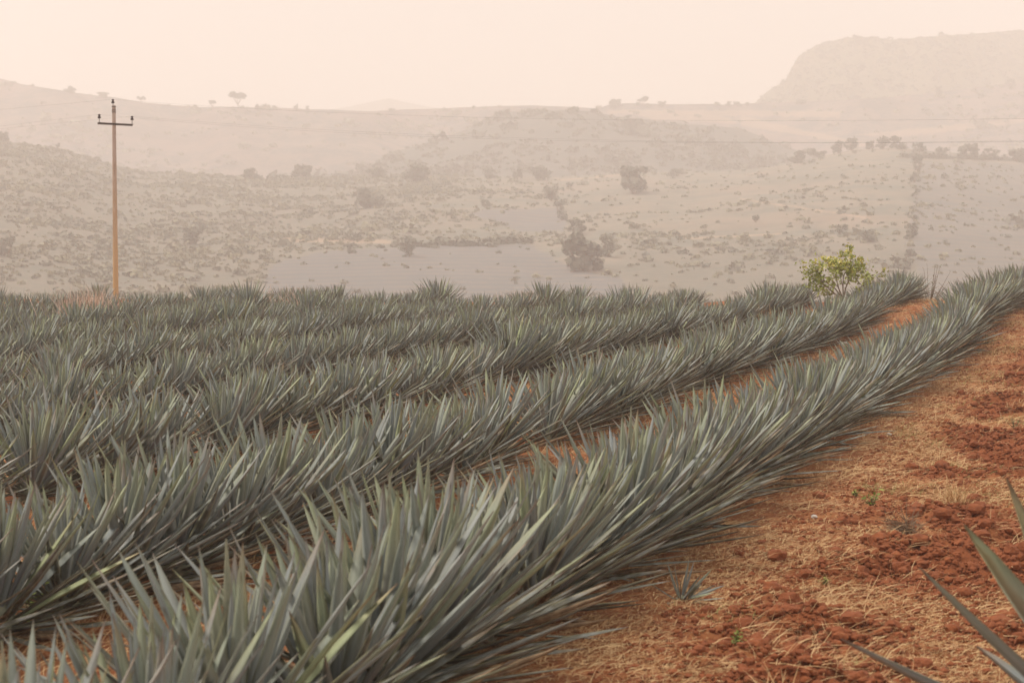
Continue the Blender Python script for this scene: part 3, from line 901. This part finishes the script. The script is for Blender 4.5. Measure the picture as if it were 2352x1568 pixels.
def blades(n, X, Y, L, wd, lift, name, mat, label, cat):
    """curved thin dry stalks lying or standing on the soil"""
    Z = gzr(X, Y)
    a = rng.uniform(0, 2 * PI, n); el = lift
    dx = np.cos(a) * np.cos(el); dy = np.sin(a) * np.cos(el); dz = np.sin(el)
    curl = rng.normal(0, 0.35, n)
    t = np.array([0, 0.35, 0.7, 1.0])
    px = X[:, None] + dx[:, None] * L[:, None] * t - dy[:, None] * curl[:, None] * L[:, None] * t ** 2
    py = Y[:, None] + dy[:, None] * L[:, None] * t + dx[:, None] * curl[:, None] * L[:, None] * t ** 2
    pz = Z[:, None] + 0.004 + dz[:, None] * L[:, None] * t - (0.25 * L * np.sin(el))[:, None] * t ** 2 + (0.10 * L * rng.uniform(0, 1, n))[:, None] * np.sin(PI * t)
    w = wd[:, None] * np.array([1, 0.9, 0.6, 0.12])
    nx = -dy[:, None] * w * 0.7; ny = dx[:, None] * w * 0.7; nz = w * 0.7
    V = np.stack([np.stack([px - nx, py - ny, pz - nz * 0 ], -1), np.stack([px + nx, py + ny, pz + nz], -1)], 2)   # n,4,2,3
    V = V.reshape(n, 8, 3)
    f = np.array([(0, 1, 3, 2), (2, 3, 5, 4), (4, 5, 7, 6)])
    F = (f[None] + (np.arange(n) * 8)[:, None, None]).reshape(-1, 4)
    o = link(name, mesh_np(name, V.reshape(-1, 3), F, {'vary': np.repeat(rng.uniform(0, 1, n), 8)}), mat)
    tag(o, label, cat, kind='stuff')

def scatter(n, y0, y1, p_lo, p_hi, power=1.0):
    Y = y0 * (y1 / y0) ** (rng.uniform(0, 1, n) ** power)
    p = rng.uniform(p_lo, p_hi, n)
    X = (p + Y * SN) / CS
    k = (np.abs(X / Y) < 0.31)
    return X[k], Y[k]
# straw on the open strip, in drifts
X, Y = scatter(420000, 6.5, 60, -3.9, 0.6)
p = perp(X, Y)
dens = (0.30 + 0.9 * smooth(0.40, 0.60, fbm(X * 1.4, Y * 0.9, 3, 33))) * (1 - 0.72 * smooth(-2.4, -1.7, p) * smooth(0.36, 0.52, fbm(X * 1.3, Y * 1.0, 2, 40)))
k = rng.uniform(0, 1, len(X)) < dens
X, Y = X[k][:125000], Y[k][:125000]
n = len(X)
blades(n, X, Y, rng.uniform(0.02, 0.13, n) * rng.uniform(0.5, 1, n), rng.uniform(0.0012, 0.0030, n) * (1 + Y * 0.03), np.abs(rng.normal(0.25, 0.35, n)), 'straw', M_STRAW, 'dry straw littering the bare strip beside the first row', 'straw')
X, Y = scatter(40000, 6.5, 40, -2.9, 0.6)
k = fbm(X * 2.0 + 9, Y * 1.1, 3, 35) > 0.56
X, Y = X[k][:7000], Y[k][:7000]; n = len(X)
blades(n, X, Y, rng.uniform(0.12, 0.34, n), rng.uniform(0.0014, 0.0030, n) * (1 + Y * 0.02), np.abs(rng.normal(0.25, 0.3, n)), 'straw', M_STRAW, 'tangled mats of long dry stalks on the tilled soil', 'straw')
# straw between rows
X, Y = [], []
for row in range(8):
    a, b = scatter(26000, 6, 50, E0 - SP * row - 0.5, E0 - SP * row + 1.5) if row else (np.array([]), np.array([]))
    X.append(a); Y.append(b)
X = np.concatenate(X); Y = np.concatenate(Y)
n = len(X)
blades(n, X, Y, rng.uniform(0.06, 0.24, n), rng.uniform(0.0012, 0.003, n) * (1 + Y * 0.03), np.abs(rng.normal(0.4, 0.4, n)), 'straw', M_STRAW, 'dry straw lying between the agave rows', 'straw')
# green grass wisps
X, Y = scatter(60000, 6.5, 45, -2.7, 0.3)
k = fbm(X * 1.1 + 7, Y * 0.8, 3, 44) > 0.60
X, Y = X[k][:7000], Y[k][:7000]; n = len(X)
blades(n, X, Y, rng.uniform(0.03, 0.12, n), rng.uniform(0.0012, 0.003, n) * (1 + Y * 0.02), np.abs(rng.normal(0.8, 0.4, n)), 'green_grass', M_GREENGRASS, 'faint green grass patches on the dirt strip', 'grass')
# clods
def small_ico():
    import bmesh
    bm = bmesh.new(); bmesh.ops.create_icosphere(bm, subdivisions=1, radius=1)
    v = np.array([list(p.co) for p in bm.verts]); f = np.array([[q.index for q in fc.verts] for fc in bm.faces]); bm.free()
    return v, f
def clods(n_try, n_max, smin, smax, med, lo, hi, ico, sig=0.6):
    global ICO_V, ICO_F
    X, Y = scatter(n_try, 7.0, 62, -2.7, 0.5)
    p = perp(X, Y)
    k = rng.uniform(0, 1, len(X)) < lo + hi * smooth(-2.5, -1.7, p) * smooth(0.38, 0.56, fbm(X * 1.3, Y * 1.0, 2, 40))
    X, Y = X[k][:n_max], Y[k][:n_max]
    S = np.clip(med * np.exp(rng.normal(0, sig, len(X))), smin, smax)
    keep = ICO_V, ICO_F
    if ico: ICO_V, ICO_F = small_ico()
    o = merged_blobs('soil_clods', np.stack([X, Y, gzr(X, Y)], -1), S, 0.72, M_CLOD, 0.15 if ico else 0.11, 0.62)
    ICO_V, ICO_F = keep
    return o
tag(clods(120000, 48000, 0.005, 0.03, 0.011, 0.22, 0.78, True), 'fine red crumbs of tilled soil on the dirt strip', 'soil crumbs', kind='stuff')
tag(clods(12000, 4600, 0.014, 0.075, 0.024, 0.03, 0.95, False, 0.55), 'lumpy red clods of tilled soil on the dirt strip', 'clods', kind='stuff')

def clump(name, loc, nb, L, wd, lean, mat, label, cat, seed, spread=0.03, parts=None):
    """grass-like clump: a thing with its stalks"""
    rn = np.random.default_rng(seed)
    V = []; F = []
    for i in range(nb):
        a = rn.uniform(0, 2 * PI); l = L * rn.uniform(0.5, 1.1); le = lean * rn.uniform(0.2, 1.2)
        b0 = np.array([rn.normal(0, spread), rn.normal(0, spread), 0])
        d = np.array([math.cos(a), math.sin(a), 0]); s_ = np.array([-math.sin(a), math.cos(a), 0])
        b = len(V)
        for q, ww in ((0, 1), (0.4, 1.2), (0.75, 0.8), (1, 0.1)):
            c = b0 + d * l * math.sin(le) * q ** 1.5 + np.array([0, 0, l * math.cos(le) * q * (1 - 0.15 * q)])
            V += [c - s_ * wd * ww, c + s_ * wd * ww + d * wd * 0.4]
        F += [(b + 2 * j, b + 2 * j + 1, b + 2 * j + 3, b + 2 * j + 2) for j in range(3)]
    o = link(name, mesh_np(name, V, F, {'vary': np.repeat(rn.uniform(0, 1, nb), 8)}), mat)
    o.location = loc
    tag(o, label, cat)
    return o

def leafy(name, loc, h, nb, mat, label, cat, seed, leafs=0.03, stem=0.003, matstem=None):
    """small broad-leaved weed: stems with leaves"""
    rn = np.random.default_rng(seed)
    t = empty(name, loc); tag(t, label, cat)
    paths = []; V = []; F = []
    for i in range(nb):
        a = rn.uniform(0, 2 * PI); le = rn.uniform(0.05, 0.9); l = h * rn.uniform(0.6, 1.1)
        pts = [np.array([math.cos(a) * math.sin(le) * l * q, math.sin(a) * math.sin(le) * l * q, math.cos(le) * l * q]) for q in (0, 0.4, 0.75, 1)]
        paths.append((pts, [stem, stem * 0.8, stem * 0.6, stem * 0.3]))
        for j in range(7):
            q = 0.25 + 0.75 * j / 6
            c = np.array([np.interp(q, (0, 0.4, 0.75, 1), [p[m_] for p in pts]) for m_ in range(3)])
            d = rn.normal(size=3); d[2] = abs(d[2]) * 0.5; d /= np.linalg.norm(d)
            s_ = np.cross(d, [0, 0, 1]) + 0.2 * rn.normal(size=3); s_ /= np.linalg.norm(s_)
            L_ = leafs * rn.uniform(0.7, 1.3); b = len(V)
            V += [c, c + d * L_ * 0.5 - s_ * L_ * 0.3, c + d * L_ + np.array([0, 0, -0.1 * L_]), c + d * L_ * 0.5 + s_ * L_ * 0.3]
            F.append((b, b + 1, b + 2, b + 3))
    v, f = tubes(paths, 4)
    link('stem', mesh_np('stem', v, f), matstem or M_BARK, t)
    link('foliage', mesh_np('foliage', V, F, {'vary': np.repeat(rn.uniform(0, 1, len(V) // 4), 4)}), mat, t)
    return t

leafy('weed', on_ground(2005, 1165), 0.16, 8, M_WEED, 'light green weed on the strip level with the dark root clump', 'weed', 1, 0.045)
leafy('weed', on_ground(1690, 1500), 0.10, 9, M_WEED, 'green tuft with a whitish flower near the bottom of the strip', 'weed', 2, 0.028)
leafy('weed', on_ground(1895, 1345), 0.05, 8, M_WEED, 'low creeping green weed right of the uprooted agave pup', 'weed', 3, 0.025)
leafy('weed', on_ground(1965, 1140), 0.08, 6, M_WEED, 'smallest green sprig touching the leaf tips of the nearest row', 'weed', 4, 0.03)
leafy('weed', on_ground(2330, 985), 0.20, 7, M_OLIVELEAF, 'olive weed on the strip near the right frame edge', 'weed', 5, 0.04)
leafy('weed', on_ground(85, 1440), 0.28, 14, M_WEED, 'leafy green weed under the second row at lower left', 'weed', 6, 0.035)
leafy('weed', on_ground(648, 838), 0.45, 12, M_WEED, 'yellow-green weed rising between rows at left centre', 'weed', 7, 0.05)
leafy('weed', on_ground(900, 760), 0.7, 14, M_WEED, 'feathery yellow-green weed between far rows left of centre', 'weed', 8, 0.05)
leafy('weed', (on_ground(3, 705)[0], 50.0, float(gz(on_ground(3, 705)[0], 50.0))), 1.0, 14, M_WEED, 'bright green weed at the left end of the field skyline', 'weed', 9, 0.14, 0.006)
leafy('shrub', (11.4, 52.0, float(gz(11.4, 52.0))), 1.25, 26, M_OLIVELEAF, 'thin olive shrub poking up left of the highest agave hump', 'shrub', 10, 0.06, 0.008)
clump('dry_grass', on_ground(1745, 742), 260, 0.62, 0.004, 1.3, M_STRAW, 'round mound of dry brown grass between two rows', 'grass clump', 11, 0.22)
clump('dry_grass', on_ground(1470, 860), 120, 0.35, 0.003, 1.2, M_STRAW, 'dry grass tuft in the gap behind the third row', 'grass clump', 12, 0.15)
clump('dry_grass', on_ground(2190, 1160), 150, 0.32, 0.002, 1.4, M_STRAW, 'wispy dry tuft on a clod near the right edge', 'grass clump', 13, 0.06)
clump('root_clump', on_ground(2085, 1225), 190, 0.30, 0.0022, 1.35, M_BARK, 'dark uprooted grass root clump lying on the strip', 'root clump', 14, 0.05).rotation_euler = (0.5, -1.1, 0)
clump('root_clump', on_ground(1790, 1640), 70, 0.22, 0.0018, 1.5, M_STRAW, 'pale tangled stalks at the bottom of the strip', 'root clump', 15, 0.04)
clump('dry_grass', on_ground(250, 1395), 120, 0.26, 0.002, 0.9, M_STRAW, 'dry straw tuft in the gap before the second row', 'grass clump', 16, 0.10)
for i, (px, yy, L, nb, lb) in enumerate([(200, 45.5, 1.22, 420, 'pinkish seeding grass below the foot of the pole'), (1190, 50.5, 0.86, 160, 'pinkish grass in the centre of the field skyline'), (1490, 50.5, 0.84, 120, 'reddish grass on the field skyline right of centre'),
                                         (655, 50.0, 1.0, 90, 'pale yellow grass on the skyline left of the tallest spikes')]):
    x = (px - 1176) / FPX * yy
    clump('seed_grass', (x, yy, float(gz(x, yy))), nb, L, 0.006, 0.5, M_PINKGRASS, lb, 'grass clump', 30 + i, 0.36 if i == 0 else 0.3)

def stone(px, py, s, label, seed):
    rn = np.random.default_rng(seed)
    x, y, z = on_ground(px, py)
    v = ICO_V * (1 + 0.13 * rn.normal(size=(len(ICO_V), 1))) * np.array([1, 0.8, 0.65]) * s
    o = link('stone', mesh_np('stone', v, ICO_F, {}), M_STONE); o.location = (x, y, z + s * 0.3); o.rotation_euler.z = rn.uniform(0, 3)
    tag(o, label, 'stone')
stone(1512, 1322, 0.045, 'pale stone beside the uprooted agave pup', 1)
stone(1940, 794, 0.09, 'whitish stone behind a dip in the nearest row', 2)
stone(2042, 1000, 0.035, 'small pale stone at the tips of the nearest row', 3)
stone(775, 765, 0.08, 'pale stone on the bare soil patch left of centre', 4)
stone(1870, 1190, 0.03, 'small pinkish stone below the fringe of the nearest row', 5)

# ------------------------------------------------------------------ leafy yellow-green shrub on the field edge
def big_shrub():
    x, y = 0.1742 * 50.5, 50.5
    z = float(gz(x, y))
    t = empty('shrub', (x, y, z - 0.36), (0, 0, 0), 1.05); tag(t, 'leafy yellow-green shrub rising from the far agaves', 'shrub')
    rn = np.random.default_rng(77)
    paths = []; tips = []
    def grow(p, d, L, r_, depth):
        p = np.array(p, float); d = np.array(d, float); d /= np.linalg.norm(d)
        q1 = p + d * L * 0.5 + rn.normal(0, 0.04 * L, 3); d2 = d + rn.normal(0, 0.16, 3); d2 /= np.linalg.norm(d2)
        q2 = q1 + d2 * L * 0.5
        paths.append(([p, q1, q2], [r_, r_ * 0.8, r_ * 0.6]))
        if depth <= 1: tips.append((q1, d, depth))
        tips.append((q2, d2, depth))
        if depth > 0:
            for i in range(3 if depth > 1 else 2):
                a = rn.normal(0, 0.6, 3); a[2] = a[2] * 0.4 + 0.12
                grow(q2 if i else q1, d2 + a, L * rn.uniform(0.55, 0.8), r_ * 0.55, depth - 1)
    main = [(-0.95, 0.1, 0.95), (-0.45, -0.25, 1.2), (0.05, 0.2, 1.35), (0.45, -0.1, 1.25), (1.0, 0.15, 0.75), (-0.75, 0.5, 0.5), (0.7, -0.5, 0.4)]
    paths.append(([(0, 0, -0.05), (0.02, 0, 0.25), (0, 0, 0.48)], [0.035, 0.03, 0.028]))
    for d in main:
        grow((0, 0, 0.42), d, 0.60, 0.020, 2)
    v, f = tubes(paths, 5)
    link('branches', mesh_np('branches', v, f), M_BARK, t)
    V = []; F = []; va = []; VB = []; FB = []
    for (p, d, dep) in tips:
        for i in range(12 if dep < 2 else 5):
            c = p + rn.normal(0, 0.062, 3)
            dd = rn.normal(size=3); dd[2] -= 0.3; dd /= np.linalg.norm(dd)
            s_ = np.cross(dd, rn.normal(size=3)); s_ /= np.linalg.norm(s_)
            nn = np.cross(dd, s_)
            L_ = 0.088 * rn.uniform(0.6, 1.3); b = len(V)
            V += [c, c + dd * L_ * 0.5 - s_ * L_ * 0.36 + nn * 0.01, c + dd * L_, c + dd * L_ * 0.5 + s_ * L_ * 0.36 + nn * 0.01]
            F.append((b, b + 1, b + 2, b + 3)); va += [rn.uniform()] * 4
        if p[2] > 1.08 + rn.uniform(-0.1, 0.2):
            for i in range(9):
                c = p + np.array([rn.normal(0, 0.06), rn.normal(0, 0.06), rn.uniform(0.02, 0.10)])
                a = rn.normal(size=3) * 0.022; bb = rn.normal(size=3) * 0.022; b = len(VB)
                VB += [c - a, c + bb, c + a, c - bb]; FB.append((b, b + 1, b + 2, b + 3))
    o = link('foliage', mesh_np('foliage', V, F, {'vary': va}), M_SHRUBLEAF, t)
    o = link('blossom', mesh_np('blossom', VB, FB, {}), M_BLOSSOM, t); o['label'] = 'pale yellow blossom sprays on the shoot tips'
big_shrub()

# ------------------------------------------------------------------ power pole and wires
PY = 60.0
PX = (266 - 1176) / FPX * PY
AX = Vector((0.7071, 0.7071, 0))       # crossarm direction, left end nearer
def lathe(prof, ns=12):
    V = []; F = []
    for z, r_ in prof:
        for k in range(ns): V.append((r_ * math.cos(2 * PI * k / ns), r_ * math.sin(2 * PI * k / ns), z))
    for i in range(len(prof) - 1):
        for k in range(ns): F.append((i * ns + k, i * ns + (k + 1) % ns, (i + 1) * ns + (k + 1) % ns, (i + 1) * ns + k))
    return V, F
def zof(py, y=PY):
    return CAM_H + ray(0, py)[1] * y
def power_pole(x, y, zb, ztop, label, lean=0.0):
    t = empty('power_pole', (x, y, zb)); tag(t, label, 'power pole')
    H = ztop - zb
    k_ = PY / FPX      # metres per picture pixel at the pole
    hp = H - 14 * k_
    V, F = lathe([(-0.3, 6.6 * k_), (0.0, 6.6 * k_), (hp * 0.5, 5.2 * k_), (hp - 0.02, 4.2 * k_), (hp, 3.6 * k_), (hp + 0.001, 0.001)], 14)
    link('post', mesh_np('post', V, F, {}, True), M_POLE, t)
    for dz in (0.03, 0.14, 0.20):
        V, F = lathe([(hp - dz - 0.025, 4.3 * k_), (hp - dz - 0.025, 5.0 * k_), (hp - dz, 5.0 * k_), (hp - dz, 4.3 * k_)], 14)
        link('band', mesh_np('band', V, F), M_IRON, t)
    za = H - (283 - 228) * k_
    ends = []
    # angle-iron crossarm
    La = 0.5 * 66 * k_ / 0.7071
    c0 = -AX * La; c1 = AX * La
    side = Vector((AX.y, -AX.x, 0))
    V = []
    for c in (c0, c1):
        for (a, b) in ((0, 0), (0.075, 0), (0.075, -0.012), (0.012, -0.012), (0.012, -0.062), (0, -0.062)):
            p = c + side * (a + 4.6 * k_) + Vector((0, 0, b + za)); V.append(tuple(p))
    F = [(i, (i + 1) % 6, 6 + (i + 1) % 6, 6 + i) for i in range(6)] + [(0, 1, 2, 3), (0, 3, 4, 5), (6, 9, 8, 7), (6, 11, 10, 9)]
    link('crossarm', mesh_np('crossarm', V, F), M_IRON, t)
    ins = [(0, 0.88 * k_ * 1, 1.0, (-2 * k_, 0, hp - 0.06)), (1, 0, 0, tuple(c0 * 0.94 + side * (4.6 * k_ + 0.04) + Vector((0, 0, za)))), (2, 0, 0, tuple(c1 * 0.94 + side * (4.6 * k_ + 0.04) + Vector((0, 0, za))))]
    att = []
    for i, _, _, p in ins:
        pinh = 17 * k_ if i else 17 * k_
        v, f = tubes([([p, (p[0], p[1], p[2] + pinh)], [0.8 * k_, 0.7 * k_])], 6)
        q = link('insulator_pin', mesh_np('insulator_pin', v, f), M_IRON, t)
        b = p[2] + pinh * 0.52
        u = k_
        V, F = lathe([(b, 0.5 * u), (b, 2.6 * u), (b + 1.2 * u, 4.6 * u), (b + 2.4 * u, 2.4 * u), (b + 3.4 * u, 4.2 * u), (b + 4.6 * u, 2.0 * u), (b + 6.2 * u, 2.0 * u), (b + 6.6 * u, 3.2 * u), (b + 8.6 * u, 3.0 * u), (b + 9.4 * u, 1.5 * u), (b + 9.5 * u, 0.01)], 12)
        V = [(a + p[0], c + p[1], z) for a, c, z in V]
        link('insulator', mesh_np('insulator', V, F, {}, True), M_PORCELAIN, t)
        att.append(Vector((x + p[0], y + p[1], zb + b + 9.0 * u)))
    return att
zb = float(gz(PX, PY)) - 0.1
att = power_pole(PX, PY, zb, zof(228) , 'tall slim concrete power pole with a crossarm standing behind the field')
def fit_wire(pt, obs):
    """sag curve through the pole top and sightings (px, py) along the span"""
    A = []; B = []
    for px, py in obs:
        r, dz = ray(px, py)
        a = (r * pt.y - pt.x) / (1 + r)        # point = pt + a(1,-1)
        y = pt.y - a
        A.append((a, a * a)); B.append(CAM_H + dz * y - pt.z)
    return np.linalg.lstsq(np.array(A), np.array(B), rcond=None)[0]
b1 = fit_wire(att[0], [(1198, 271), (1700, 279), (2352, 272)])
lab = [('power line wire hanging from the topmost insulator', [(1198, 271), (1700, 279), (2352, 272)], [(0, 252)]),
       ('power line wire on the left insulator of the crossarm', [(1198, 320), (1700, 330), (2352, 323)], [(0, 290)]),
       ('power line wire on the right insulator of the crossarm', [(1198, 317), (1700, 327), (2352, 326)], [(0, 296)])]
ends_r = []; ends_l = []
for i, (lb, obs, ol) in enumerate(lab):
    c = fit_wire(att[i], obs)
    px, py = ol[0]; r, dz = ray(px, py)
    a0 = (r * att[i].y - att[i].x) / (1 + r); zl = CAM_H + dz * (att[i].y - a0) - att[i].z
    sl = zl / a0
    SPAN = 58.0
    pts = []
    for a in np.concatenate([np.linspace(-38, 0, 20), np.linspace(0, SPAN, 50)[1:]]):
        z = c[0] * a + c[1] * a * a if a > 0 else sl * a
        pts.append((att[i].x + a, att[i].y - a, att[i].z + z))
    v, f = tubes([(pts, [0.0020] * len(pts))], 5)
    o = link('power_wire', mesh_np('power_wire', v, f), M_WIRE); tag(o, lb, 'wire', 'wires of the power line')
    ends_r.append(pts[-1]); ends_l.append(pts[0])
print('WIRE ENDS', ends_r, ends_l)
print('PLANT0', len(single), 'pole', PX, zb, zof(228))
